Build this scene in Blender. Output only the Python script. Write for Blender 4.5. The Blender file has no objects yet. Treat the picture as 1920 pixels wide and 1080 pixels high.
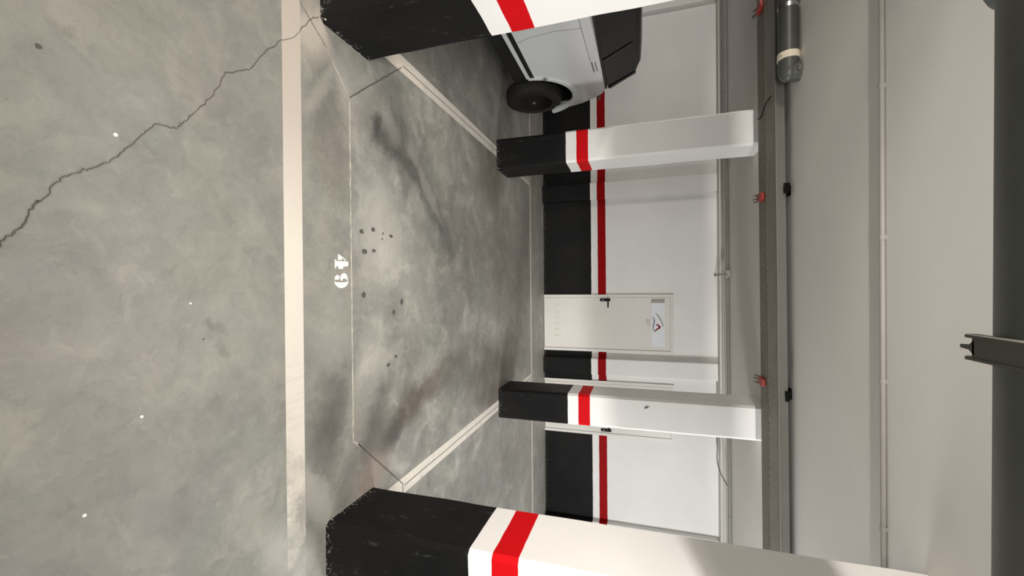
import bpy, bmesh, math, random
from mathutils import Vector, Matrix, noise
random.seed(4)
C = bpy.context.scene.collection
SC = bpy.context.scene

# ------------------------------------------------------------------ camera
def cam_axes(p, r, yw):
    cp, sp, cr, sr, cy, sy = math.cos(p), math.sin(p), math.cos(r), math.sin(r), math.cos(yw), math.sin(yw)
    Y = Matrix(((cy, sy, 0), (-sy, cy, 0), (0, 0, 1)))
    P = Matrix(((1, 0, 0), (0, sp, cp), (0, cp, -sp)))
    Q = Matrix(((cr, sr, 0), (-sr, cr, 0), (0, 0, 1)))
    return Q @ P @ Y
CAMH = 1.57
M = cam_axes(math.radians(17.17621962), math.radians(-0.38188994), math.radians(-0.30054427))
right, up, fwd = M[0], M[1], M[2]
cd = bpy.data.cameras.new('camera'); cam = bpy.data.objects.new('camera', cd); C.objects.link(cam)
# the phone was held sideways: picture right = world up, picture down = world right
R3 = Matrix((up, -right, -fwd)).transposed()
cam.matrix_world = Matrix.Translation((0, 0, CAMH)) @ R3.to_4x4()
cd.sensor_width = 36; cd.lens = 36 * 780.22 / 1920; cd.clip_start = 0.02
SC.camera = cam

# ------------------------------------------------------------------ light
w = bpy.data.worlds.new('world'); SC.world = w; w.use_nodes = True
w.node_tree.nodes['Background'].inputs[0].default_value = (1, .97, .93, 1)
w.node_tree.nodes['Background'].inputs[1].default_value = 0.02
def area(name, loc, target, sx, sy, power, col, spread=180):
    l = bpy.data.lights.new(name, 'AREA'); l.shape = 'RECTANGLE'; l.size = sx; l.size_y = sy
    l.energy = power; l.color = col; l.spread = math.radians(spread)
    o = bpy.data.objects.new(name, l); C.objects.link(o)
    d = Vector(target) - Vector(loc)
    o.rotation_euler = d.to_track_quat('-Z', 'Y').to_euler(); o.location = loc
    return o
area('aisle_tube_forward', (-.1, -.20, 2.26), (0, 4.9, 0.35), 1.2, 0.05, 35, (1, .965, .92), 100)
area('aisle_tube_down', (-.1, -.20, 2.25), (-.35, -.20, 0), 1.6, 0.10, 20, (1, .965, .92))
area('aisle_tube_up', (-.1, -.20, 2.29), (-.1, -.20, 4), 1.2, 0.10, 2.5, (1, .965, .92))
area('aisle_tube_right', (4.3, -.20, 2.26), (1.0, 4, 0.3), 1.2, 0.05, 25, (1, .98, .96), 110)
area('aisle_tube_left', (-3.9, -.20, 2.26), (1.5, 2.6, 0.3), 1.2, 0.05, 50, (1, .89, .79), 130)
area('far_aisle_fill', (0.5, -4.6, 1.9), (0, 6, 1.0), 4.5, 1.2, 88, (1, .975, .94))  # broad fill light added behind the camera to lift the rear, no real fitting
area('bay_tube_right', (4.8, 3.0, 2.15), (-0.2, 6.0, 0.9), 1.2, 0.15, 115, (.97, .985, 1))
area('bay_fill_left', (-4.6, 3.6, 2.50), (-1.0, 6.0, 1.0), 1.2, 0.15, 34, (1, .94, .90))  # added fill light out of view, brightens the far left of the bays
SC.view_settings.view_transform = 'Standard'
SC.view_settings.look = 'None'
SC.view_settings.gamma = 1
SC.view_settings.use_curve_mapping = False
SC.view_settings.exposure = 0.34

# ------------------------------------------------------------------ helpers
def obj(name, bm, mat, parent=None, smooth=False, bevel=0, seg=2):
    bmesh.ops.remove_doubles(bm, verts=bm.verts, dist=1e-6)
    bmesh.ops.recalc_face_normals(bm, faces=bm.faces)
    me = bpy.data.meshes.new(name); bm.to_mesh(me); bm.free()
    o = bpy.data.objects.new(name, me); C.objects.link(o)
    for m in (mat if isinstance(mat, (list, tuple)) else [mat]): me.materials.append(m)
    if parent: o.parent = parent
    if smooth:
        for p in me.polygons: p.use_smooth = True
    if bevel:
        b = o.modifiers.new('bevel', 'BEVEL'); b.width = bevel; b.segments = seg; b.limit_method = 'ANGLE'; b.angle_limit = math.radians(40)
        if not smooth:
            for p in me.polygons: p.use_smooth = True
        try:
            me.set_sharp_from_angle(angle=math.radians(35))
        except Exception: pass
    elif smooth:
        try: me.set_sharp_from_angle(angle=math.radians(45))
        except Exception: pass
    return o
def thing(name, label, cat, loc=(0, 0, 0), group=None):
    o = bpy.data.objects.new(name, None); C.objects.link(o); o.empty_display_size = .1
    o.location = loc; o['label'] = label; o['category'] = cat
    if group: o['group'] = group
    return o
def tag(o, label, cat, group=None):
    o['label'] = label; o['category'] = cat
    if group: o['group'] = group
    return o
def struct(o, label=None):
    o['kind'] = 'structure'
    if label: o['label'] = label
    return o
def BM(): return bmesh.new()
def box(bm, x0, x1, y0, y1, z0, z1):
    v = [bm.verts.new((x, y, z)) for z in (z0, z1) for y in (y0, y1) for x in (x0, x1)]
    for f in ((0, 1, 3, 2), (4, 5, 7, 6), (0, 1, 5, 4), (2, 3, 7, 6), (0, 2, 6, 4), (1, 3, 7, 5)):
        bm.faces.new([v[i] for i in f])
    return bm
def frame_at(d):
    d = d.normalized(); a = Vector((0, 0, 1)) if abs(d.z) < .9 else Vector((0, 1, 0))
    u = d.cross(a).normalized(); return u, d.cross(u).normalized()
def tube(bm, pts, r, n=16, caps=True, rr=None):
    pts = [Vector(p) for p in pts]; rings = []
    u = None
    for i, p in enumerate(pts):
        d = (pts[min(i + 1, len(pts) - 1)] - pts[max(i - 1, 0)]).normalized()
        if u is None: u, v = frame_at(d)
        else:
            u = (u - d * u.dot(d)).normalized(); v = d.cross(u)
        R = rr[i] if rr else r
        rings.append([bm.verts.new(p + (u * math.cos(2 * math.pi * k / n) + v * math.sin(2 * math.pi * k / n)) * R) for k in range(n)])
    for a, b in zip(rings, rings[1:]):
        for k in range(n): bm.faces.new((a[k], a[(k + 1) % n], b[(k + 1) % n], b[k]))
    if caps: bm.faces.new(rings[0]); bm.faces.new(rings[-1])
    return bm
def prism(bm, pts, axis, a, b):
    """polygon in the two other axes, extruded from a to b along axis"""
    def mk(p, t):
        if axis == 'x': return (t, p[0], p[1])
        if axis == 'y': return (p[0], t, p[1])
        return (p[0], p[1], t)
    A = [bm.verts.new(mk(p, a)) for p in pts]; B = [bm.verts.new(mk(p, b)) for p in pts]
    bm.faces.new(A); bm.faces.new(B[::-1]); n = len(pts)
    for k in range(n): bm.faces.new((A[k], A[(k + 1) % n], B[(k + 1) % n], B[k]))
    return bm
def lathe(bm, prof, centre, axis='x', n=32, close=False):
    """prof = (t along axis, radius)"""
    c = Vector(centre); rings = []
    for t, r in prof:
        ring = []
        for k in range(n):
            a = 2 * math.pi * k / n; p = (r * math.cos(a), r * math.sin(a))
            ring.append(bm.verts.new(c + (Vector((t, p[0], p[1])) if axis == 'x' else Vector((p[0], t, p[1])) if axis == 'y' else Vector((p[0], p[1], t)))))
        rings.append(ring)
    prs = list(zip(rings, rings[1:])) + ([(rings[-1], rings[0])] if close else [])
    for a, b in prs:
        for k in range(n): bm.faces.new((a[k], a[(k + 1) % n], b[(k + 1) % n], b[k]))
    if not close:
        for rg in (rings[0], rings[-1]): bm.faces.new(rg)
    return bm
def ribbon(pts, hw):
    """closed outline of a stroke of half width hw (number or list)"""
    L, Rr = [], []
    for i, p in enumerate(pts):
        a = pts[max(i - 1, 0)]; b = pts[min(i + 1, len(pts) - 1)]
        dx, dy = b[0] - a[0], b[1] - a[1]; l = math.hypot(dx, dy) or 1
        h = hw[i] if isinstance(hw, (list, tuple)) else hw
        L.append((p[0] - dy / l * h, p[1] + dx / l * h)); Rr.append((p[0] + dy / l * h, p[1] - dx / l * h))
    return L, Rr
def strip(bm, pts, hw, axis, a, b):
    L, Rr = ribbon(pts, hw)
    for i in range(len(pts) - 1):
        prism(bm, [L[i], L[i + 1], Rr[i + 1], Rr[i]], axis, a, b)
    return bm

# ------------------------------------------------------------------ materials
class NT:
    def __init__(s, name):
        s.m = bpy.data.materials.new(name); s.m.use_nodes = True; s.t = s.m.node_tree; s.n = s.t.nodes; s.l = s.t.links
        s.b = s.n['Principled BSDF']
        s.tc = s.n.new('ShaderNodeTexCoord'); s.co = s.tc.outputs['Object']
    def noise(s, scale, detail=4, rough=.55, vec=None, dist=0):
        n = s.n.new('ShaderNodeTexNoise'); n.inputs['Scale'].default_value = scale; n.inputs['Detail'].default_value = detail
        n.inputs['Roughness'].default_value = rough; n.inputs['Distortion'].default_value = dist
        s.l.new(vec or s.co, n.inputs['Vector']); return n.outputs['Fac'], n.outputs['Color']
    def ramp(s, f, a, b, lo=0., hi=1., smooth=False):
        n = s.n.new('ShaderNodeMapRange'); n.clamp = True
        if smooth: n.interpolation_type = 'SMOOTHSTEP'
        n.inputs[1].default_value = a; n.inputs[2].default_value = b; n.inputs[3].default_value = lo; n.inputs[4].default_value = hi
        s.l.new(f, n.inputs[0]); return n.outputs[0]
    def math(s, op, a, b=None, c=None):
        n = s.n.new('ShaderNodeMath'); n.operation = op
        for i, v in enumerate((a, b, c)):
            if v is None: continue
            if isinstance(v, (int, float)): n.inputs[i].default_value = v
            else: s.l.new(v, n.inputs[i])
        return n.outputs[0]
    def mix(s, f, a, b, mode='MIX'):
        n = s.n.new('ShaderNodeMix'); n.data_type = 'RGBA'; n.blend_type = mode
        if isinstance(f, (int, float)): n.inputs[0].default_value = f
        else: s.l.new(f, n.inputs[0])
        for i, v in ((6, a), (7, b)):
            if isinstance(v, tuple): n.inputs[i].default_value = (*v, 1) if len(v) == 3 else v
            else: s.l.new(v, n.inputs[i])
        return n.outputs[2]
    def xyz(s):
        n = s.n.new('ShaderNodeSeparateXYZ'); s.l.new(s.co, n.inputs[0]); return n.outputs
    def vmath(s, op, a, b):
        n = s.n.new('ShaderNodeVectorMath'); n.operation = op
        for i, v in enumerate((a, b)):
            if isinstance(v, tuple): n.inputs[i].default_value = v
            else: s.l.new(v, n.inputs[i])
        return n.outputs[0]
    def mapping(s, vec, loc=(0, 0, 0), rot=0, scale=(1, 1, 1), kind='POINT'):
        n = s.n.new('ShaderNodeMapping'); n.vector_type = kind
        n.inputs['Location'].default_value = loc; n.inputs['Rotation'].default_value = (0, 0, rot); n.inputs['Scale'].default_value = scale
        s.l.new(vec, n.inputs['Vector']); return n.outputs[0]
    def col(s, v):
        if isinstance(v, tuple): s.b.inputs['Base Color'].default_value = (*v, 1)
        else: s.l.new(v, s.b.inputs['Base Color'])
    def rough(s, v):
        if isinstance(v, (int, float)): s.b.inputs['Roughness'].default_value = v
        else: s.l.new(v, s.b.inputs['Roughness'])
    def bump(s, h, st=.2, d=.01):
        n = s.n.new('ShaderNodeBump'); n.inputs['Strength'].default_value = st; n.inputs['Distance'].default_value = d
        s.l.new(h, n.inputs['Height']); s.l.new(n.outputs[0], s.b.inputs['Normal'])

def simple(name, c, rough=.5, metal=0., var=.06, scale=8, bump=0.):
    t = NT(name); f, _ = t.noise(scale)
    d = tuple(x * (1 - var * 2) for x in c)
    t.col(t.mix(t.ramp(f, .3, .7), d, c)); t.rough(rough); t.b.inputs['Metallic'].default_value = metal
    if bump:
        g, _ = t.noise(scale * 8); t.bump(g, bump, .004)
    return t.m

WHITE = (.80, .785, .76)
def painted_bands(name, white=WHITE, scuff=.20, chips=True, red=(.56, .003, .006), b0=.800, b1=.915, b2=1.040):
    """black / white / red / white paint by height, with slightly unsteady hand cut edges"""
    t = NT(name); X = t.xyz(); z = X[2]
    wob, _ = t.noise(9, 2); zz = t.math('ADD', z, t.math('MULTIPLY', t.math('SUBTRACT', wob, .5), .008))
    m, _ = t.noise(2.2, 5); fine, _ = t.noise(40, 3)
    wc = t.mix(t.ramp(m, .35, .75), tuple(x * .95 for x in white), white)
    bc = t.mix(t.ramp(m, .3, .75), (.0065, .0068, .0072), (.0125, .0120, .0115))
    sc, _ = t.noise(26, 6, .7, t.mapping(t.co, scale=(1, 1, .35)))
    bc = t.mix(t.math('MULTIPLY', t.ramp(sc, .60, .72), scuff), bc, (.16, .155, .15))
    if chips:
        ch, _ = t.noise(60, 5, .75)
        low = t.ramp(z, .0, .10, 1, 0)
        fac = t.math('MULTIPLY', t.ramp(t.math('ADD', ch, t.math('MULTIPLY', low, .13)), .70, .73), t.ramp(z, .02, .22, 1, .0))
        bc = t.mix(fac, bc, (.42, .40, .36))
    rc = t.mix(t.ramp(m, .3, .7), tuple(x * .88 for x in red), red)
    c = t.mix(t.ramp(zz, b0 - .001, b0 + .001), bc, wc)
    c = t.mix(t.ramp(zz, b1 - .001, b1 + .001), c, rc)
    c = t.mix(t.ramp(zz, b2 - .001, b2 + .001), c, wc)
    sp, _ = t.noise(34, 2, .5)
    c = t.mix(t.math('MULTIPLY', t.ramp(sp, .79, .82), t.ramp(zz, b2, b2 + .01, 0, .55)), c, (.30, .27, .23))
    t.col(c); t.b.inputs['Specular IOR Level'].default_value = .10; t.rough(t.ramp(zz, b0 - .001, b0 + .001, .50, .60)); t.bump(t.math('ADD', fine, t.math('MULTIPLY', m, 2)), .18, .003)
    return t.m

M_pillar = painted_bands('pillar_paint')
M_wall = painted_bands('wall_paint', scuff=.05, red=(.30, .001, .002), b0=.797, b1=.903, b2=1.031)
M_ceil = simple('ceiling_paint', (.70, .68, .64), .8, var=.03, scale=1.2, bump=.12)
M_trim = simple('ceiling_edge_paint', (.58, .56, .52), .7, var=.02)
M_plain = simple('plain_wall_paint', (.74, .72, .68), .7, var=.04, scale=1.5)

# concrete floor
def concrete(paint=None):
    t = NT('concrete_floor' if paint is None else paint)
    co = t.co
    f1, c1 = t.noise(1.1, 6, .62, dist=.3); f2, c2 = t.noise(5, 6, .6); f3, _ = t.noise(60, 3, .6)
    warp = t.vmath('SUBTRACT', c1, (.5, .5, .5))
    wv = t.n.new('ShaderNodeVectorMath'); wv.operation = 'MULTIPLY_ADD'
    t.l.new(t.vmath('SUBTRACT', c2, (.5, .5, .5)), wv.inputs[0]); wv.inputs[1].default_value = (.13, .13, 0); t.l.new(co, wv.inputs[2])
    v1 = t.n.new('ShaderNodeVectorMath'); v1.operation = 'MULTIPLY_ADD'
    t.l.new(warp, v1.inputs[0]); v1.inputs[1].default_value = (.20, .20, 0); t.l.new(wv.outputs[0], v1.inputs[2])
    _, c5 = t.noise(17, 5, .7)
    v2 = t.n.new('ShaderNodeVectorMath'); v2.operation = 'MULTIPLY_ADD'
    t.l.new(t.vmath('SUBTRACT', c5, (.5, .5, .5)), v2.inputs[0]); v2.inputs[1].default_value = (.09, .09, 0); t.l.new(v1.outputs[0], v2.inputs[2])
    vw = v2.outputs[0]
    base = t.mix(t.ramp(f1, .33, .68), (.215, .215, .190), (.285, .278, .248))
    base = t.mix(t.ramp(f2, .42, .72, 0, .5), base, (.205, .212, .198))
    _, c4 = t.noise(1.9, 3, .5, t.mapping(co, loc=(7, 3, 0)))
    base = t.mix(.10, base, c4, 'SOFT_LIGHT')
    m1, _ = t.noise(2.6, 9, .72, vw, dist=.4); m2, _ = t.noise(9, 9, .75, vw)
    base = t.mix(t.ramp(m1, .50, .64, 0, .62), base, (.165, .162, .152))
    base = t.mix(t.ramp(m1, .48, .36, 0, .60), base, (.34, .325, .285))
    base = t.mix(t.ramp(m2, .54, .68, 0, .50), base, (.15, .148, .135))
    base = t.mix(t.ramp(m2, .45, .33, 0, .42), base, (.36, .35, .31))
    yb = t.ramp(t.xyz()[1], 1.4, 2.0, .35, 1)
    m3, _ = t.noise(26, 10, .82, t.mapping(vw, rot=.6, scale=(1.6, .8, 1))); m4, _ = t.noise(11, 10, .8, t.mapping(vw, rot=-.5, scale=(.7, 1.7, 1)))
    base = t.mix(t.math('MULTIPLY', t.ramp(m3, .52, .64, 0, .42), yb), base, (.13, .128, .118))
    base = t.mix(t.math('MULTIPLY', t.ramp(m3, .46, .36, 0, .32), yb), base, (.42, .405, .365))
    base = t.mix(t.math('MULTIPLY', t.ramp(m4, .55, .66, 0, .35), yb), base, (.38, .37, .34))
    # trowel clouds, stronger inside the parking bay
    y = t.xyz()[1]; inb = t.ramp(y, 1.5, 2.3)
    sw, _ = t.noise(3.4, 8, .68, vw, dist=.6)
    base = t.mix(t.math('MULTIPLY', t.ramp(sw, .44, .66), t.math('MULTIPLY', inb, .60)), base, (.125, .12, .108))
    base = t.mix(t.math('MULTIPLY', t.ramp(sw, .46, .32), t.math('MULTIPLY', inb, .70)), base, (.44, .42, .375))
    st, _ = t.noise(5, 7, .7, t.mapping(vw, rot=.9, scale=(3.2, .7, 1)))
    base = t.mix(t.math('MULTIPLY', t.ramp(st, .55, .74), t.math('MULTIPLY', inb, .45)), base, (.44, .425, .385))
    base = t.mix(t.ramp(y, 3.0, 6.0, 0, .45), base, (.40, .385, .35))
    # stains and darker or lighter patches: (x, y, rx, ry, angle, strength, kind)
    dark, brown, lite = (.055, .053, .050), (.085, .060, .046), (.46, .445, .40)
    blobs = [(-.98, 2.26, .10, .05, .3, .75, dark), (-.93, 2.42, .09, .16, .25, .6, dark), (-.84, 2.68, .08, .20, .55, .55, dark),
             (-.66, 2.95, .09, .24, .8, .5, dark), (-.42, 3.22, .10, .28, 1.0, .42, dark), (-.98, 2.62, .22, .30, .3, .38, dark),
             (-.80, 1.86, .35, .16, 0, .30, brown), (-1.05, 2.14, .14, .14, 0, .35, brown), (-1.1, 1.80, .25, .12, .3, .25, dark),
             (.66, 2.20, .20, .14, .4, .55, dark), (.95, 2.42, .10, .16, -.5, .72, dark), (.84, 2.62, .12, .26, -.35, .55, brown),
             (.74, 3.0, .14, .40, -.25, .50, brown), (.90, 2.20, .16, .14, 0, .5, dark), (.58, 1.84, .24, .13, .2, .48, dark),
             (.80, 1.78, .18, .12, 0, .38, dark), (1.15, 2.2, .16, .12, .4, .38, brown),
             (-1.25, 4.35, .40, .42, 0, .50, brown), (1.02, 4.40, .34, .60, 0, .62, brown), (.75, 3.7, .25, .60, 0, .35, dark),
             (.2, 4.9, 1.0, .5, 0, .25, dark), (-.3, 3.9, .5, .9, .3, .28, dark), (-.5, 4.6, .5, .5, .3, .3, brown),
             (0.0, 5.6, 1.4, .35, 0, .22, dark), (2.3, 4.2, .6, 1.4, 0, .30, dark), (2.4, 2.9, .6, .9, 0, .2, dark),
             (-1.17, 2.02, .16, .22, .8, .45, lite), (-1.0, 1.75, .2, .05, .5, .3, lite), (-1.02, 2.40, .08, .10, .5, .25, lite), (.5, 2.15, .35, .14, .3, .35, lite),
             (-.35, 2.30, .35, .24, 0, .50, lite), (-.1, 2.75, .45, .3, 0, .22, lite), (1.05, 1.72, .28, .07, -.6, .45, lite),
             (1.25, 1.55, .26, .10, -.7, .50, lite), (.2, 1.83, .25, .12, 0, .22, lite), (-.74, 2.9, .05, .30, .7, .35, lite),
             (-1.3, 1.72, .16, .10, .7, .45, (.66, .58, .50)), (1.22, 2.16, .14, .20, -.9, .40, (.42, .33, .28)), (-1.95, 3.2, .5, 1.6, 0, .12, dark),
             (.18, 1.20, .025, .045, .2, .30, dark), (.24, 1.24, .02, .04, .6, .25, dark), (.44, 1.18, .03, .04, .2, .18, dark)]
    for (cx, cy, rx, ry, a, s, k) in blobs:
        mp = t.mapping(vw, (cx, cy, 0), -a, (rx * 1.25, ry * 1.25, 1), 'TEXTURE')
        ln = t.n.new('ShaderNodeVectorMath'); ln.operation = 'LENGTH'; t.l.new(mp, ln.inputs[0])
        fac = t.math('MULTIPLY', t.ramp(ln.outputs['Value'], 1.2, .30, 0, min(1, s * 1.2), True), t.ramp(f2, .25, .6, .65, 1))
        base = t.mix(fac, base, k)
    spk, _ = t.noise(90, 2, .5)
    base = t.mix(t.ramp(spk, .73, .76, 0, .5), base, (.12, .115, .10))
    base = t.mix(t.ramp(f3, .3, .7, 0, .12), base, (.22, .21, .19))
    if paint is None:
        t.b.inputs['Specular IOR Level'].default_value = .35; t.col(base); t.rough(t.ramp(f2, .3, .7, .45, .65)); t.bump(t.math('ADD', f2, t.math('MULTIPLY', f3, .4)), .15, .006)
    else:
        pc = (.67, .63, .555) if paint == 'band_paint' else (.66, .62, .55)
        a, _ = t.noise(7, 7, .7, vw); b, _ = t.noise(50, 4, .7)
        X = t.xyz()
        if paint == 'band_paint':
            thr = t.ramp(X[0], .50, 1.3, .0, .40)
            side = t.ramp(X[0], -.20, -.85, 0, .85)  # light falloff painted in: band colour turns darker toward its left end
            c = t.mix(t.ramp(a, .3, .75, 0, .22), pc, (.54, .50, .43))
            c = t.mix(side, c, (.46, .405, .355))
            sc_, _ = t.noise(4, 3, .5, t.mapping(co, scale=(9, .6, 1)))
            c = t.mix(t.math('MULTIPLY', t.ramp(sc_, .5, .65), t.math('MULTIPLY', t.ramp(X[0], .30, .38), .28)), c, (.50, .465, .41))
            wear = t.ramp(t.math('ADD', t.math('ADD', t.math('MULTIPLY', a, .8), t.math('MULTIPLY', b, .2)), thr), .60, .95)
        else:
            c = t.mix(t.ramp(a, .3, .7, 0, .5), pc, (.50, .465, .41))
            wear = t.ramp(t.math('ADD', t.math('MULTIPLY', a, .55), t.math('MULTIPLY', b, .45)), .56, .70, 0, .85)
        t.col(t.mix(wear, c, base)); t.rough(.5); t.bump(b, .1, .002)
    return t.m
M_floor = concrete()
M_band = concrete('band_paint')
M_line = concrete('bay_line_paint')
M_stencil = simple('stencil_paint', (.86, .84, .77), .5, var=.04, scale=30)
M_scorep = simple('thin_line_paint', (.60, .56, .48), .6, var=.28, scale=22)
M_crack = simple('crack_dark', (.095, .080, .068), .9)
M_crack2 = simple('crack_soft', (.20, .185, .165), .9)
M_oil = simple('oil_spot', (.10, .095, .085), .6, var=.2, scale=60)
M_fleck = simple('white_fleck', (.85, .85, .82), .6)

M_strut_ = simple('hole_grey', (.10, .10, .10), .8)
M_door = simple('door_enamel', (.70, .675, .62), .34, var=.02, scale=2)
M_doorframe = simple('door_frame_enamel', (.70, .68, .63), .4, var=.02)
M_gap = simple('dark_gap', (.05, .048, .045), .9)
M_blackplastic = simple('black_plastic', (.008, .007, .007), .55)
M_blackplastic.node_tree.nodes['Principled BSDF'].inputs['Specular IOR Level'].default_value = .15
M_steel = simple('bright_steel', (.70, .70, .70), .25, 1.0)
M_plate = simple('sign_plate_enamel', (.74, .76, .79), .4, var=.01)
M_platedge = simple('sign_block_grey', (.36, .34, .31), .5)
M_logo_red = simple('logo_dark_red', (.27, .012, .02), .5)
M_logo_navy = simple('logo_slate_blue', (.10, .10, .14), .5)
M_logo_green = simple('logo_grey_green', (.36, .36, .29), .5)
M_glyph = simple('grey_print', (.42, .40, .34), .6)
M_tray = simple('galvanised_tray', (.24, .225, .185), .55, .35, var=.10, scale=6)
M_traydark = simple('tray_underside', (.175, .16, .13), .6, .3, var=.10, scale=10)
M_traypipe = simple('tray_lip', (.12, .115, .10), .55, .2)
M_red = simple('red_plastic', (.27, .014, .008), .45)
M_black = simple('black_steel', (.004, .004, .004), .8)
M_black.node_tree.nodes['Principled BSDF'].inputs['Specular IOR Level'].default_value = .08
M_pvc = simple('grey_pvc', (.062, .066, .058), .42, var=.10, scale=5)
M_pvcbig = simple('dark_grey_pvc', (.085, .095, .085), .5, var=.12, scale=6, bump=.1)
M_strut = simple('strut_grey', (.10, .098, .085), .5, .2)
M_cream = simple('cream_sleeve', (.72, .64, .50), .5, var=.08, scale=40)
M_conduit = simple('ceiling_conduit_paint', (.27, .255, .23), .6, var=.05)
M_conduitd = simple('dark_conduit', (.20, .19, .17), .6)
M_body = simple('car_white', (.62, .635, .63), .28, var=.01)
M_trimb = simple('car_black_trim', (.010, .010, .010), .4)
M_tyre = simple('tyre_rubber', (.018, .017, .015), .75, var=.15, scale=30)
M_rim = simple('dark_rim', (.010, .010, .010), .25, .4)
M_lens = simple('amber_lens', (.16, .07, .045), .25)
M_seam = simple('panel_gap', (.27, .27, .27), .8)
M_slit = simple('slit_dark', (.06, .06, .06), .8)
gt = NT('tinted_glass'); gt.col((.004, .004, .0038)); gt.rough(.22); gt.b.inputs['Specular IOR Level'].default_value = .25; M_glass = gt.m

# ------------------------------------------------------------------ the setting
H = 2.71; WY = 6.918; XL, XR, YB = -7.0, 7.5, -6.0
floor = struct(obj('floor', box(BM(), XL, XR, YB, WY, -.10, 0), M_floor))
ceiling = struct(obj('ceiling', box(BM(), XL, XR, YB, WY, H, H + .1), M_ceil))
wall_back = struct(obj('wall_back', box(BM(), XL - .1, XR + .1, WY, WY + .12, -.10, H + .1), M_wall))
struct(obj('wall_left', box(BM(), XL - .1, XL, YB, WY, -.10, H + .1), M_wall))
struct(obj('wall_right', box(BM(), XR, XR + .1, YB, WY, -.10, H + .1), M_wall))
struct(obj('wall_front', box(BM(), XL - .1, XR + .1, YB - .1, YB, -.10, H + .1), M_wall))
for x0, x1 in ((-4.55, -4.24), (-1.66, -1.385), (1.185, 1.45), (3.84, 4.12)):
    obj('pilaster', box(BM(), x0, x1, 6.82, WY + .01, 0, 2.67), M_wall, wall_back, bevel=.012)
struct(obj('trim_1', box(BM(), XL, XR, 6.72, WY, 2.675, H), M_trim), 'shallow plaster ledge along the top of the rear wall')

# painted lines, joints, cracks, number: children of the floor
T = .0015
b = BM(); box(b, -5.5, 5.5, 1.525, 1.634, 0, T); obj('painted_band', b, M_band, floor)
def bayline(x0, x1, y0, y1):
    obj('bay_line', box(BM(), x0, x1, y0, y1, 0, T), M_line, floor)
bayline(-1.60, -1.485, 2.12, 6.02); bayline(1.31, 1.425, 2.12, 6.02)
bayline(-4.45, -4.34, 2.12, 6.02); bayline(4.18, 4.29, 2.12, 6.02)
obj('rear_line', box(BM(), -6, 6, 6.005, 6.065, 0, T), M_line, floor)
def wob(p, q, n, amp):
    out = []
    for i in range(n + 1):
        f = i / n; a = amp * (noise.noise(Vector((p[0] * 7 + i * .9, p[1] * 3, 2.2))))
        out.append((p[0] + (q[0] - p[0]) * f + a * .4, p[1] + (q[1] - p[1]) * f + a))
    return out
obj('front_line', strip(BM(), wob((-1.072, 1.989), (.886, 1.993), 40, .004), [.0025 + .0022 * random.random() for _ in range(41)], 'z', 0, T), M_scorep, floor)
for pts, hw, m, nm in ((wob((-1.0746, 1.989), (-1.5121, 2.529), 16, .004), .0030, M_crack, 'floor_joint'),
                       (wob((-1.39, 1.627), (-1.26, 1.81), 10, .010), .0022, M_crack2, 'floor_joint'),
                       (wob((-1.26, 1.81), (-1.0746, 1.989), 12, .016), .0020, M_scorep, 'floor_joint'),
                       (wob((.905, 2.03), (1.3525, 2.499), 16, .004), .0030, M_crack, 'floor_joint'),
                       (wob((1.3525, 2.499), (1.44, 2.50), 3, .002), .0035, M_crack, 'floor_joint'),
                       (wob((-1.535, 2.55), (-1.56, 6.0), 24, .010), .0040, M_crack2, 'floor_joint'),
                       (wob((1.372, 2.52), (1.372, 6.0), 24, .010), .0040, M_crack2, 'floor_joint')):
    obj(nm, strip(BM(), pts, hw, 'z', 0, T + .0006), m, floor)
obj('floor_joint', strip(BM(), wob((.88, 1.995), (.93, 2.055), 6, .003), .006, 'z', 0, T + .0006), M_scorep, floor)
CR = [(-0.0863, 0.6145), (-0.119, 0.6331), (-0.1489, 0.6543), (-0.1804, 0.6792), (-0.2337, 0.6982), (-0.2434, 0.7109), (-0.3054, 0.7443), (-0.3362, 0.7769), (-0.3599, 0.8136), (-0.4011, 0.8689), (-0.4648, 0.9233), (-0.5259, 0.9649), (-0.5626, 1.002), (-0.5677, 1.0617), (-0.6044, 1.0892), (-0.664, 1.1372), (-0.7482, 1.1988), (-0.8582, 1.2476), (-0.9192, 1.3543), (-1.019, 1.4203), (-1.1344, 1.5146), (-1.1904, 1.5919), (-1.3358, 1.6939), (-1.3897, 1.7558)]
pts = [(.02, .53)]; 
for p in CR:
    q = pts[-1]
    for k in range(1, 8):
        f = k / 7; jx = 0 if k == 7 else random.uniform(-.0045, .0045)
        pts.append((q[0] + (p[0] - q[0]) * f + jx, q[1] + (p[1] - q[1]) * f + (0 if k == 7 else random.uniform(-.0045, .0045))))
hw = [max(.0005, .0014 + .0012 * noise.noise(Vector((i * .31, 1, 1)))) * (1.3 if i < 40 else .8) for i in range(len(pts))]
obj('floor_crack', strip(BM(), pts, hw, 'z', 0, T + .0007), M_crack, floor)
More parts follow.
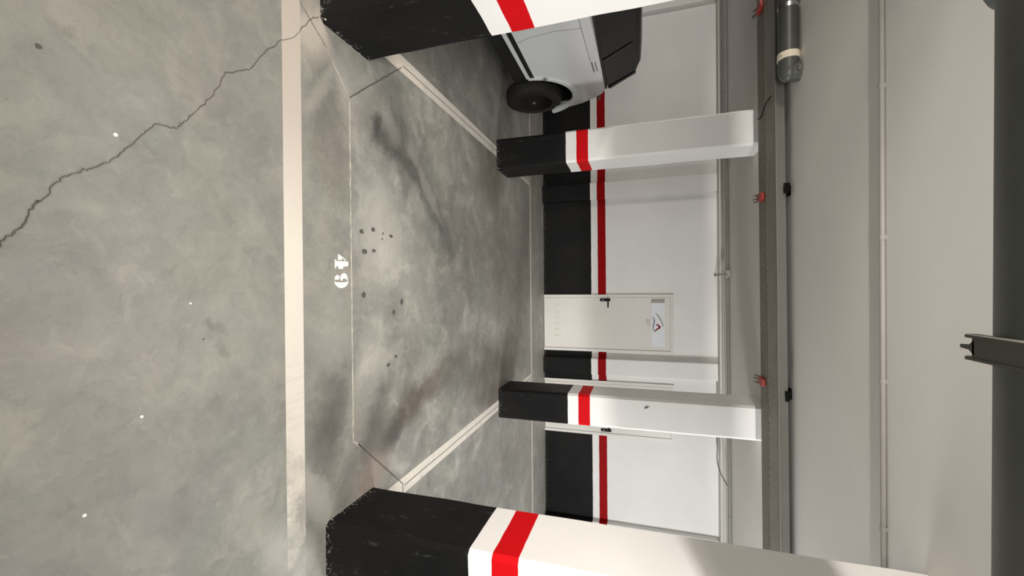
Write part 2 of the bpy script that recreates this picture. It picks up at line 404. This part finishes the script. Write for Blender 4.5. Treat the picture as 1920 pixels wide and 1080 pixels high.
# bay number 49 in stencil shapes
D4 = [[(-.1503, 1.8575), (-.1507, 1.8643), (-.1436, 1.8657), (-.1439, 1.960), (-.1385, 1.9632), (-.1218, 1.963), (-.1165, 1.9555), (-.1146, 1.923), (-.1013, 1.9169), (-.1001, 1.8843), (-.1142, 1.8818), (-.1149, 1.8664), (-.1028, 1.8636), (-.1025, 1.8568)],
      [(-.1813, 1.8828), (-.1697, 1.91), (-.1493, 1.9096), (-.1498, 1.8804)], [(-.1681, 1.9139), (-.1514, 1.9458), (-.1474, 1.9417), (-.1634, 1.9109)]]
D9 = [[(-.0401, 1.8558), (-.0534, 1.856), (-.0637, 1.8638), (-.0671, 1.8734), (-.0652, 1.8849), (-.0594, 1.8899), (-.0486, 1.8897), (-.0404, 1.8826), (-.0429, 1.8673)],
      [(-.0406, 1.9001), (-.0568, 1.8984), (-.0705, 1.9065), (-.0786, 1.9225), (-.0768, 1.9386), (-.0661, 1.9506), (-.0468, 1.9565), (-.0385, 1.9584), (-.0385, 1.9502), (-.0481, 1.9463), (-.0484, 1.9161), (-.0367, 1.9139), (-.0358, 1.904)],
      [(-.0327, 1.8527), (-.0283, 1.8671), (-.0272, 1.9058), (-.0287, 1.9419), (-.0344, 1.9625), (-.0164, 1.956), (-.0026, 1.9375), (.0049, 1.9093), (.002, 1.8859), (-.0096, 1.8649), (-.0216, 1.8556)]]
for D in (D4, D9):
    b = BM()
    for P in D: prism(b, P, 'z', 0, T + .0005)
    obj('bay_number_digit', b, M_stencil, floor)
def patch(cx, cy, r, rx=1., ry=1., n=11):
    return [(cx + r * rx * math.cos(2 * math.pi * k / n) * random.uniform(.7, 1.2), cy + r * ry * math.sin(2 * math.pi * k / n) * random.uniform(.7, 1.2)) for k in range(n)]
for (x, y, r, ry) in ((-.328, 2.085, .014, 1.6), (-.352, 2.198, .014, 1.5), (-.341, 2.298, .007, 1.5), (-.334, 2.387, .011, 1.7), (-.211, 2.108, .015, 1.7), (-.224, 2.20, .012, 1.6),
                   (.046, 2.099, .019, 1.0), (.103, 2.51, .020, 1.1), (.171, 2.41, .018, 1.2), (.506, 2.343, .013, 1.6), (.465, 2.43, .011, 1.6), (-.306, 2.29, .006, 1.4), (-.667, .71, .008, 1), (0.19, 1.15, .004, 1)):
    obj('oil_spot', prism(BM(), patch(x, y, r, 1, ry), 'z', 0, T * .4), M_oil, floor)
for (x, y, r) in ((-.484, .8835, .0065), (.42, .945, .005), (.666, .795, .0055), (.054, 1.104, .004)):
    obj('white_fleck', lathe(BM(), [(0, r), (.002, r * .9), (.0035, r * .4)], (x, y, 0), 'z', 9), M_fleck, floor)

# ------------------------------------------------------------------ doors
def door(name, x0, x1, hinge_right, label, knob_x, lever):
    d = bpy.data.objects.new(name, None); C.objects.link(d); d.location = ((x0 + x1) / 2, WY, 0); struct(d, label)
    inv = Matrix.Translation(-d.location)
    def ob(n, bm, m, par=d, **k):
        bm.transform(inv); return obj(n, bm, m, par, **k)
    y = WY
    b = BM(); fw = .045; zt_ = 2.055
    prism(b, [(x0, 0), (x0, zt_), (x1, zt_), (x1, 0), (x1 - fw, 0), (x1 - fw, zt_ - fw), (x0 + fw, zt_ - fw), (x0 + fw, 0)], 'y', y - .022, y + .01)
    ob('door_frame', b, M_doorframe, bevel=.003)
    ob('shadow_gap', box(BM(), x1 - fw - .03, x1 - fw, y - .006, y, .004, 2.055 - fw), M_gap)
    leaf = ob('door_leaf', box(BM(), x0 + fw + .0015, x1 - fw - .007, y - .024, y + .004, .006, 2.055 - fw - .0015), M_door, bevel=.003)
    kx = knob_x
    b = BM(); P = []
    for k in range(17): P.append((kx + .0225 * math.cos(math.pi * k / 16), 1.105 - .0225 + .0225 * math.sin(math.pi * k / 16)))
    for k in range(17): P.append((kx - .0225 * math.cos(math.pi * k / 16), .935 + .0225 - .0225 * math.sin(math.pi * k / 16)))
    prism(b, P, 'y', y - .034, y - .024); h = ob('door_handle', b, M_blackplastic)
    b = BM(); s = 1 if lever > 0 else -1
    tube(b, [(kx, y - .034, 1.072), (kx, y - .075, 1.072)], .011, 12)
    tube(b, [(kx, y - .072, 1.072), (kx + s * .04, y - .078, 1.071), (kx + s * .125, y - .074, 1.066)], .010, 12)
    o = ob('lever', b, M_blackplastic, h, smooth=True)
    ob('lock_cylinder', lathe(BM(), [(0, .009), (-.006, .009), (-.007, .006)], (kx, y - .034, .985), 'y', 14), M_steel, h)
    # louvre slots pressed in the lower part
    if lever > 0:
        for k in range(6):
            cx = x0 + .184 + k * .0985
            b = BM()
            for q in range(4):
                z = .168 + q * .027
                prism(b, [(y - .024, z), (y - .0285, z + .004), (y - .024, z + .020)], 'x', cx - .024, cx + .024)
            ob('vent_slot', b, M_door)
            b = BM()
            for q in range(4): box(b, cx - .022, cx + .022, y - .0262, y - .0235, .186 + q * .027, .193 + q * .027)
            o = ob('vent_gap', b, M_glyph); o['kind'] = 'stuff'
    return d, ob
d1, ob1 = door('door_1', .152, 1.085, True, 'off-white metal door with louvres at the bottom and a logo plate near the top', .238, 1)
d2, ob2 = door('door_2', 1.56, 2.45, False, 'off-white metal door half hidden behind the rear right pillar', 2.355, -1)
# hairline of the cylinder above the handle of door 1
# logo plate on door 1
SX = lambda u: .236 + (u - 562) * .00834
SZ = lambda x: 1.728 + (x - 1221) * .00776
y = WY - .024
plate = ob1('sign_plate', box(BM(), SX(567.5), SX(650), y - .006, y, SZ(1221), SZ(1246.5)), M_plate, bevel=.0015); plate['label'] = 'pale plate with a logo'
ob1('end_block', box(BM(), SX(562), SX(567), y - .016, y, SZ(1221), SZ(1246.5)), M_platedge, plate, bevel=.003)
def stroke(px, hw): return strip(BM(), [(SX(u), SZ(x)) for x, u in px], hw, 'y', y - .008, y - .005)
ob1('logo_arc', stroke([(1229, 587.5), (1231.5, 589.5), (1234.5, 593), (1238, 598), (1241, 604), (1242.5, 608), (1243, 612)], [.004, .009, .011, .011, .010, .009, .007]), M_logo_green, plate)
ob1('logo_chevron', strip(strip(BM(), [(SX(608), SZ(1231)), (SX(613.5), SZ(1238))], .013, 'y', y - .009, y - .005), [(SX(613.5), SZ(1238)), (SX(617.5), SZ(1231.5)), (SX(622), SZ(1226.5))], [.013, .011, .006], 'y', y - .009, y - .005), M_logo_red, plate)
ob1('logo_wave', stroke([(1223.5, 593), (1225.5, 596.5), (1226.8, 601), (1226.3, 606), (1224.8, 611), (1224.3, 616), (1225.2, 620.5)], [.002, .006, .008, .008, .007, .007, .003]), M_logo_navy, plate)
b = BM()
yy0, yy1 = y - .003, y
for seg in ([(1211.5, 600), (1217.5, 600)], [(1217.5, 600), (1217.5, 604.5)], [(1217.5, 604.5), (1211.5, 604.5)], [(1211.5, 600), (1211.5, 604.5)],
            [(1217.5, 606), (1217.5, 610.5)], [(1217.5, 610.5), (1211.5, 607.5)]):
    strip(b, [(SX(u), SZ(x)) for x, u in seg], .004, 'y', yy0, yy1)
ob1('door_number', b, M_glyph)

# ------------------------------------------------------------------ pillars
def pillar(x0, x1, y0, y1, label):
    bm = BM(); nz = 14
    w_, d_ = (x1 - x0) / 2, (y1 - y0) / 2; c = .022
    base = [(-w_ + c, -d_), (w_ - c, -d_), (w_, -d_ + c), (w_, d_ - c), (w_ - c, d_), (-w_ + c, d_), (-w_, d_ - c), (-w_, -d_ + c)]
    rings = []
    nzz = 40
    for i in range(nzz + 1):
        z = H * i / nzz; r = []
        for k, p in enumerate(base):
            j = .0035 * noise.noise(Vector((p[0] * 9 + x0 * 5, p[1] * 9 + y0, z * 5)))
            f = 1 + j / .2
            if i == 0: f += .006
            r.append(bm.verts.new((p[0] * f, p[1] * f, z)))
        rings.append(r)
    for a, b_ in zip(rings, rings[1:]):
        for k in range(8): bm.faces.new((a[k], a[(k + 1) % 8], b_[(k + 1) % 8], b_[k]))
    bm.faces.new(rings[0]); bm.faces.new(rings[-1])
    o = obj('pillar', bm, M_pillar, smooth=True); o.location = ((x0 + x1) / 2, (y0 + y1) / 2, 0)
    o.data.set_sharp_from_angle(angle=math.radians(20))
    tag(o, label, 'pillar'); return o
pillar(-1.72, -1.375, 1.770, 2.185, 'near pillar beside the white car, painted black, white and red')
pillar(-1.685, -1.340, 4.520, 4.940, 'far pillar left of bay 49, beside the car wheel')
pillar(1.225, 1.570, 1.770, 2.190, 'near pillar on the side away from the car, lit cream white')
pfr = pillar(1.183, 1.520, 4.520, 4.965, 'far pillar between bay 49 and the half hidden door')

for (hx, hz, hr) in ((1.268, 1.625, .011), (1.278, 1.607, .008), (1.262, 1.645, .005)):
    o = obj('fixing_hole', lathe(BM(), [(-.0025, hr), (.002, hr)], (hx, 4.518, hz), 'y', 10), M_strut_)
    o.parent = pfr; o.matrix_parent_inverse = Matrix.Translation(-pfr.location)

# ------------------------------------------------------------------ cable tray
t0, t1 = -5.6, 5.6
tray = thing('cable_tray', 'long perforated grey cable tray hung under the ceiling in front of the far pillars', 'cable tray', (0, 4.0, 2.60))
tray.rotation_euler = (0, 0, math.radians(-1.2))
def tb(n, bm, m, par=tray, **k): return obj(n, bm, m, par, **k)
b = BM(); box(b, t0, t1, -.250, .012, 0, .004); tb('tray_bed', b, M_tray)
b = BM(); box(b, t0, t1, .012, .250, -.002, .004); s_ = tb('perforated_strip', b, M_traydark); s_['label'] = 'darker perforated strip'
b = BM(); box(b, t0, t1, -.254, -.250, 0, .062); box(b, t0, t1, .250, .254, 0, .062); box(b, t0, t1, -.262, -.250, .0, .008); tb('tray_side', b, M_traypipe)
b = BM(); box(b, t0, t1, -.262, -.236, -.004, .001); tb('tray_edge', b, M_conduitd)
b = BM(); n = 0; x = -2.6
while x < 2.6:
    lathe(b, [(-.0035, .006), (.001, .006)], (x, .018, 0), 'z', 8); x += .064
o = tb('perforation', b, M_black); o['kind'] = 'stuff'
b = BM(); x = -2.6
while x < 2.6:
    for yy in (.075, .125, .175):
        box(b, x - .012, x + .012, yy - .003, yy + .003, -.0028, 0)
    x += .064
o = tb('perforation_slot', b, M_traydark); o['kind'] = 'stuff'
for k, X0 in enumerate((-2.42, -.76, .858)):
    g = 'red tray clamps'
    lab = ('red clamp with bolts under the cable tray, nearest the drain pipe', 'red clamp with bolts under the cable tray, ahead of the far left pillar', 'red clamp with bolts under the cable tray, ahead of the far right pillar')[k]
    c = thing('tray_clamp', lab, 'clamp', (X0, 4.15, 2.566), g)
    b = BM(); prism(b, [(-.030, -.07), (.026, -.08), (.04, -.02), (.03, .06), (-.02, .075), (-.04, .02)], 'z', 0, .030); obj('clamp_body', b, M_red, c, bevel=.006)
    for dx, dy in ((-.034, .085), (-.004, .115), (.026, .085)):
        b = BM(); tube(b, [(dx, dy - .05, .012), (dx, dy + .012, -.012)], .0065, 8); obj('bolt', b, M_strut, c, smooth=True)
    c2 = thing('tray_bracket', ('black steel bracket between tray and ceiling, beside the drain pipe', 'black steel bracket between tray and ceiling, further from the car', 'black steel bracket between tray and ceiling, nearest the half hidden door')[k] if k != 1 else 'black steel bracket between tray and ceiling, middle one', 'bracket', (X0 + .02, 3.745, 2.640), 'black tray brackets')
    s = (1, 1, -1)[k]
    b = BM()
    A = [(-.030, .0), (.030, .0), (.020, .045), (-.030, .05)]
    v0 = [(-.042, -.030, -.002), (.040, -.030, .002), (.040, -.028, .030), (-.042, -.028, .040)]
    v1 = [(-.035 * s, .07, .060), (-.010 * s, .07, .060), (-.010 * s, .09, .070), (-.035 * s, .09, .070)]
    va = [b.verts.new(p) for p in v0]; vb = [b.verts.new(p) for p in (v1 if s > 0 else [v1[1], v1[0], v1[3], v1[2]])]
    b.faces.new(va); b.faces.new(vb[::-1])
    for i in range(4): b.faces.new((va[i], va[(i + 1) % 4], vb[(i + 1) % 4], vb[i]))
    obj('bracket_arm', b, M_black, c2)
    obj('bracket_foot', box(BM(), -.04, .04, .05, .11, .060, .070), M_black, c2)
# loose twisted tie wire hanging on the tray near the drain pipe
b = BM(); tube(b, [(-1.49, 4.27, 2.590), (-1.46, 4.15, 2.588), (-1.48, 4.07, 2.586), (-1.515, 4.01, 2.587), (-1.53, 3.87, 2.592)], .004, 6)
tag(obj('tie_wire', b, M_black, smooth=True), 'short dark tie wire stuck to the underside of the cable tray', 'wire')

# ------------------------------------------------------------------ drain pipe with elbow (upper left)
dp = thing('drain_pipe', 'grey drain pipe with cream sleeve and elbow turning up into the ceiling', 'pipe', (-1.575, 3.60, H))
PZ = 2.638 - H; r = .066
b = BM(); tube(b, [(-4.2, 0, PZ), (-.085, 0, PZ)], r, 28); obj('straight_pipe', b, M_pvc, dp, smooth=True)
b = BM(); rr_ = r + .003   # short elbow: heel bulges round and disappears into the ceiling
lathe(b, [(-.095, rr_), (-.04, rr_), (-.015, rr_ * .985), (.008, rr_ * .93), (.028, rr_ * .83), (.044, rr_ * .68), (.056, rr_ * .48), (.062, rr_ * .22), (.063, .004)], (0, 0, PZ), 'x', 32)
obj('elbow', b, M_pvc, dp, smooth=True)
b = BM(); tube(b, [(-.004, 0, PZ + .01), (-.004, 0, 0)], rr_, 32); obj('elbow_outlet', b, M_pvc, dp, smooth=True)
b = BM(); lathe(b, [(-.145, r), (-.145, r + .007), (-.095, r + .007), (-.095, r)], (0, 0, PZ), 'x', 28, True); obj('cream_sleeve', b, M_cream, dp, smooth=True)
for yy in (-.035, .02, .05):
    b = BM(); box(b, -.130, -.110, yy - .006, yy + .004, PZ - math.sqrt((r + .008) ** 2 - yy * yy), PZ - math.sqrt((r + .004) ** 2 - yy * yy))
    obj('sleeve_print', b, M_conduitd, dp)
b = BM(); lathe(b, [(-.50, r), (-.50, r + .003), (-.47, r + .003), (-.47, r)], (0, 0, PZ), 'x', 28, True); box(b, -.495, -.475, .0, .02, PZ + r - .01, 0)
o = obj('pipe_clamp', b, M_steel, dp, smooth=True); o['label'] = 'bright steel clamp band'
b = BM(); box(b, -.505, -.45, .066, .080, PZ - .03, PZ + .02); obj('clamp_bolt', b, M_black, dp)
b = BM(); box(b, -.02, .02, -.082, -.064, -.035, 0); tube(b, [(-.02, -.075, -.03), (.02, -.075, -.03)], .006, 8); obj('pipe_bracket', b, M_strut, dp)

# ------------------------------------------------------------------ big overhead pipe
bp = thing('overhead_pipe', 'large dark grey pipe crossing close overhead', 'pipe', (0, .745, 2.182))
bp.rotation_euler = (0, 0, math.radians(.6))
R = .125
b = BM(); tube(b, [(-5.5, 0, 0), (5.5, 0, 0)], R, 64); obj('pipe_barrel', b, M_pvcbig, bp, smooth=True)
b = BM(); lathe(b, [(-.47, R), (-.465, R + .010), (-.455, R + .014), (-.435, R + .014), (-.425, R + .010), (-.415, R)], (0, 0, 0), 'x', 64); obj('pipe_collar', b, M_pvcbig, bp, smooth=True)
st = thing('pipe_support', 'grey steel strut channel with open forked end carrying the overhead pipe', 'bracket', (.097, .745, 2.044))
b = BM(); box(b, -.016, .016, -.30, .044, -.006, -.002)
obj('channel_web', b, M_strut, st)
b = BM()
for s in (-1, 1):
    prism(b, [(-.30, -.008), (.055, -.008), (.064, .0), (.064, .012), (-.30, .012)], 'x', s * .0165 - .0022, s * .0165 + .0022)
obj('channel_flange', b, M_strut, st)
b = BM(); v = [(-.012, .040), (-.004, .050), (-.0025, .068), (.0025, .068), (.004, .050), (.012, .040)]
prism(b, v, 'z', -.006, .000); obj('channel_tongue', b, M_strut, st)
b = BM(); box(b, -.03, -.02, -.01, .01, .0, .655); 
for s in (-1,):
    pass
b.free()
b = BM(); tube(b, [(0, -.17, -.005), (0, -.17, H - 2.044)], .006, 10); tube(b, [(0, -.245, -.005), (0, -.245, H - 2.044)], .006, 10); obj('threaded_rod', b, M_strut, st, smooth=True)

# ------------------------------------------------------------------ ceiling conduits
def conduit(name, label, y, z, r, x0, x1, clips, mat, rot=0, flat=False):
    c = thing(name, label, 'conduit', (0, y, z)); c.rotation_euler = (0, 0, rot)
    b = BM()
    if flat: box(b, x0, x1, -r, r, -r * .6, H - z)
    else: tube(b, [(x0, 0, 0), (x1, 0, 0)], r, 14)
    obj('conduit_run', b, mat, c, smooth=not flat)
    for x in clips:
        b = BM(); lathe(b, [(-.012, r + .003), (.012, r + .003)], (x, 0, 0), 'x', 14); box(b, x - .012, x + .012, -.010, .010, 0, H - z)
        obj('conduit_clip', b, mat, c, smooth=False)
    return c
conduit('ceiling_conduit', 'thin painted conduit crossing the ceiling between the cable tray and overhead pipe', 2.472, 2.697, .0115, -5.5, 5.5, (-3, -2, -.956, -.221, .48, 1.201, 2.2, 3.2), M_conduit)
b = None
conduit('wire_trunking', 'narrow painted trunking on the ceiling beside the thin conduit', 2.492, 2.703, .010, -5.5, 5.5, (), M_ceil, flat=True)
conduit('rear_conduit', 'dark conduit along the rear of the ceiling close to the back wall', 6.185, 2.684, .020, -5.5, 5.5, (-2.6, -1.3, 1.25, 3.1), M_conduitd, math.radians(-1.2))
conduit('rear_trunking', 'pale narrow trunking on the ceiling just before the back wall', 6.60, 2.70, .014, -5.5, 5.5, (), M_trim, math.radians(-.4), True)
jb = thing('junction_box', 'small grey conduit fitting with two round hubs near the back wall', 'junction box', (-.14, 6.17, H))
b = BM(); box(b, -.045, .045, -.04, .04, -.055, 0); obj('box_body', b, M_conduit, jb, bevel=.005)
for dx in (-.030, .035):
    b = BM(); lathe(b, [(-.065, .018), (-.045, .024), (-.03, .024)], (dx, -.03, 0), 'z', 14); obj('hub', b, M_conduit, jb, smooth=True)
b = BM(); tube(b, [(0, .03, -.025), (0, .50, -.055), (0, .735, -.060)], .009, 10); obj('branch_conduit', b, M_conduitd, jb, smooth=True)
b = BM(); lathe(b, [(-.02, .02), (.01, .02)], (0, .735, -.058), 'z', 10); obj('conduit_end', b, M_conduitd, jb, smooth=True)
b = BM()
P0 = Vector((2.48, 6.86, 2.655)); P1 = Vector((2.68, 6.11, 2.655))
tube(b, [(1.3, 6.90, 2.662), (2.0, 6.90, 2.66), tuple(P0)] + [tuple(P0.lerp(P1, k / 8) + Vector((0, 0, -.05 * math.sin(math.pi * k / 8)))) for k in range(1, 9)], .007, 8)
tag(obj('loose_cable', b, M_conduitd, smooth=True), 'loose dark cable sagging from the back wall to the rear conduit', 'cable')

# ------------------------------------------------------------------ white car
CX = -2.24; CW = 1.50
car = thing('car', 'white hatchback with black wheels and dark glass parked beyond the left pillars', 'car', (CX - CW / 2, 3.7, 0))
off = Matrix.Translation(-car.location)
def cb(n, bm, m, par=car, **k):
    bm.transform(off); return obj(n, bm, m, par, **k)
def arc(yc, zc, r, a0, a1, n=16): return [(yc + r * math.cos(a0 + (a1 - a0) * k / n), zc + r * math.sin(a0 + (a1 - a0) * k / n)) for k in range(n + 1)]
A2 = (4.84, .375, .455); A1 = (2.62, .375, .44)
prof = [(2.02, .45), (2.06, .40)] + arc(*A1, math.radians(176), math.radians(4)) + [(3.2, .395)] + arc(*A2, math.radians(177), math.radians(18)) + \
       [(5.315, .535), (5.335, .62), (5.31, .76), (5.25, .90), (5.17, 1.02), (5.08, 1.11), (4.98, 1.185), (4.88, 1.235), (4.3, 1.225), (3.4, 1.205), (2.3, 1.20), (2.10, 1.12), (2.02, .9)]
def loft_body(bm, prof, xs):
    """xs: list of (x, inset) - profile shrunk towards its middle by inset at each station"""
    cy = 3.68; rings = []
    for x, i in xs:
        rg = []
        for (yy, zz) in prof:
            ny = yy
            if yy > 5.0: ny = yy - i * 1.2 * (yy - 5.0) / .3 * 1.0
            if yy < 2.3: ny = yy + i * 1.2 * (2.3 - yy) / .28
            nz = zz - (i * .35 if zz > 1.0 else 0)
            rg.append(bm.verts.new((x, ny, nz)))
        rings.append(rg)
    bm.faces.new(rings[0]); bm.faces.new(rings[-1][::-1]); n = len(prof)
    for a, b_ in zip(rings, rings[1:]):
        for k in range(n): bm.faces.new((a[k], a[(k + 1) % n], b_[(k + 1) % n], b_[k]))
    return bm
b = BM(); loft_body(b, prof, [(CX, .10), (CX - .02, .05), (CX - .06, .022), (CX - .14, .0), (CX - CW + .14, 0), (CX - CW + .06, .022), (CX - CW + .02, .05), (CX - CW, .10)])
cb('body', b, M_body, bevel=.004)
# arch lips
for A in (A1, A2):
    for xs in ((CX - .03, CX + .014), (CX - CW - .014, CX - CW + .03)):
        pts = arc(A[0], A[1], A[2], math.radians(172), math.radians(8) if A is A1 else math.radians(14), 20)
        b = BM(); strip(b, [(p[0], p[1]) for p in arc(A[0], A[1], A[2] + .016, math.radians(174), math.radians(10 if A is A1 else 16), 22)], .020, 'x', *xs)
        cb('arch_lip', b, M_body, smooth=True)
b = BM(); box(b, CX - CW + .10, CX - .10, 2.12, 5.15, .20, .62); cb('chassis', b, M_trimb)
for xm in (CX - .01, CX - CW - .006): cb('side_moulding', box(BM(), xm, xm + .016, 3.06, 4.375, .445, .490), M_trimb)
b = BM()
strip(b, [(3.05, 1.075), (3.5, 1.085), (4.1, 1.10), (4.48, 1.115)], .0035, 'x', CX - .005, CX + .0015)
strip(b, [(3.66, 1.09), (3.63, .85), (3.655, .62), (3.70, .50)], .003, 'x', CX - .005, CX + .0015)
cb('panel_seam', b, M_seam)
for z in (1.118, 1.150):
    for y0, y1 in ((3.30, 3.50), (4.25, 4.44)):
        cb('body_slit', strip(BM(), [(y0, z - .004), (y1, z + .004)], .004, 'x', CX - .005, CX + .002), M_slit)
# greenhouse: dark glass side, raked front pane, black roof
yb0, yb1, yt0, yt1 = 2.30, 4.91, 2.45, 4.78
zb, zt = 1.20, 1.555; ins = .085
def quadbox(bm, bot, top):
    a = [bm.verts.new(p) for p in bot]; c_ = [bm.verts.new(p) for p in top]
    bm.faces.new(a); bm.faces.new(c_[::-1]); n = len(a)
    for k in range(n): bm.faces.new((a[k], a[(k + 1) % n], c_[(k + 1) % n], c_[k]))
b = BM()
quadbox(b, [(CX - .015, yb0, zb), (CX - .015, yb1 - .02, zb + .03), (CX - .30, yb1 + .06, zb), (CX - CW + .3, yb1 + .06, zb), (CX - CW + .015, yb1 - .02, zb + .03), (CX - CW + .015, yb0, zb)],
        [(CX - ins, yt0, zt), (CX - ins, yt1 - .02, zt - .02), (CX - .35, yt1 + .03, zt), (CX - CW + .35, yt1 + .03, zt), (CX - CW + ins, yt1 - .02, zt - .02), (CX - CW + ins, yt0, zt)])
cb('window_glass', b, M_glass)
b = BM()
quadbox(b, [(CX - ins + .012, yt0 - .02, zt - .035), (CX - ins + .012, yt1 - .01, zt - .035), (CX - .35, yt1 + .05, zt - .02), (CX - CW + .35, yt1 + .05, zt - .02), (CX - CW + ins - .012, yt1, zt - .035), (CX - CW + ins - .012, yt0 - .02, zt - .035)],
        [(CX - ins - .05, yt0 + .05, zt + .045), (CX - ins - .05, yt1 - .16, zt + .030), (CX - .38, yt1 - .10, zt + .045), (CX - CW + .38, yt1 - .10, zt + .045), (CX - CW + ins + .05, yt1 - .16, zt + .030), (CX - CW + ins + .05, yt0 + .05, zt + .045)])
cb('roof', b, M_trimb, bevel=.02, seg=3)
def bar(bm, p, q, w2=.014, t2=.008):
    p, q = Vector(p), Vector(q); d = (q - p).normalized(); s = d.cross(Vector((1, 0, .2))).normalized() * w2; n_ = Vector((t2, 0, 0))
    quadbox(bm, [p - s - n_, p + s - n_, p + s + n_, p - s + n_], [q - s - n_, q + s - n_, q + s + n_, q - s + n_])
for a in (((CX - .012, 4.28, zb + .02), (CX - ins + .004, 4.16, zt - .04)), ((CX - .012, 3.1, zb + .02), (CX - ins + .004, 3.1, zt - .04)),
          ((CX - .014, yb1 - .03, zb + .04), (CX - ins + .002, yt1 - .03, zt - .03), .02)):
    b = BM(); bar(b, *a); cb('window_pillar', b, M_trimb)
b = BM(); box(b, CX - .02, CX + .004, 2.35, 4.86, 1.198, 1.222); b.transform(Matrix.Identity(4)); cb('belt_seal', b, M_trimb)
for A in (A1, A2):
    for xa, xb in ((CX - .30, CX - .022), (CX - CW + .022, CX - CW + .30)):
        b = BM(); o_ = arc(A[0], A[1], A[2] + .004, math.radians(178), math.radians(6), 20); i_ = arc(A[0], A[1], A[2] - .012, math.radians(6), math.radians(178), 20)
        for k in range(20): prism(b, [o_[k], o_[k + 1], i_[19 - k], i_[20 - k]], 'x', xa, xb)
        cb('wheel_arch_liner', b, M_trimb)
    for xa in (CX - .30, CX - CW + .29):
        cb('wheel_arch_liner', prism(BM(), arc(A[0], A[1], A[2], math.radians(178), math.radians(2), 20), 'x', xa, xa + .01), M_trimb)
for s in (0, 1):
    x0 = CX - .05 if s == 0 else CX - CW + .05 - .22
    b = BM(); prism(b, [(5.13, 1.045), (5.215, .93), (5.285, .80), (5.305, .72), (5.345, .72), (5.325, .82), (5.25, .96), (5.16, 1.07)], 'x', CX - .30 if s == 0 else CX - CW + .06, CX - .06 if s == 0 else CX - CW + .30)
    cb('headlamp', b, M_lens, bevel=.006)
b = BM(); prism(b, [(5.075, 1.10), (5.12, 1.075), (5.135, 1.115), (5.085, 1.13)], 'x', CX - .07, CX + .004); cb('side_marker', b, M_lens, bevel=.004)
b = BM(); tube(b, [(CX - .12, 3.50, 1.56), (CX - .10, 3.46, 1.63)], .012, 8); cb('antenna', b, M_trimb, smooth=True)
b = BM(); box(b, CX - CW + .08, CX - .08, 5.30, 5.37, .40, .60); cb('bumper', b, M_trimb, bevel=.02)
def wheel(xc, yc, side):
    r = .335; zc = .335
    b = BM(); w_ = .085
    lathe(b, [(-w_, .215), (-w_ - .005, .24), (-w_, .295), (-w_ * .8, r - .006), (-w_ * .5, r), (w_ * .5, r), (w_ * .8, r - .006), (w_, .295), (w_ + .005, .24), (w_, .215)], (xc, yc, zc), 'x', 40, True)
    wo = cb('wheel', b, M_tyre, smooth=True)
    b = BM(); lathe(b, [(side * (w_ - .002), .218), (side * (w_ - .012), .205), (side * (w_ - .05), .195), (side * (w_ - .055), .03)], (xc, yc, zc), 'x', 40)
    for k in range(5):
        a = 2 * math.pi * k / 5 + .3
        c_, s_ = math.cos(a), math.sin(a)
        pts = [(.03, -.03), (.205, -.016), (.205, .016), (.03, .03)]
        prism(b, [(yc + p[0] * c_ - p[1] * s_, zc + p[0] * s_ + p[1] * c_) for p in pts], 'x', xc + side * (w_ - .045), xc + side * (w_ - .012))
    cb('rim', b, M_rim, wo, smooth=False)
    b = BM(); lathe(b, [(side * .05, .032), (side * .086, .028), (side * .090, .015)], (xc, yc, zc), 'x', 20); cb('hub_cap', b, M_steel if side > 0 else M_rim, wo, smooth=True)
    for k in range(4):
        a = math.pi / 2 * k + .5
        b = BM(); lathe(b, [(side * .05, .010), (side * .078, .009), (side * .082, .004)], (xc, yc + .062 * math.cos(a), zc + .062 * math.sin(a)), 'x', 8); cb('lug_nut', b, M_steel, wo, smooth=True)
for yc in (2.62, 4.985):
    wheel(CX - .085, yc, 1); wheel(CX - CW + .085, yc, -1)
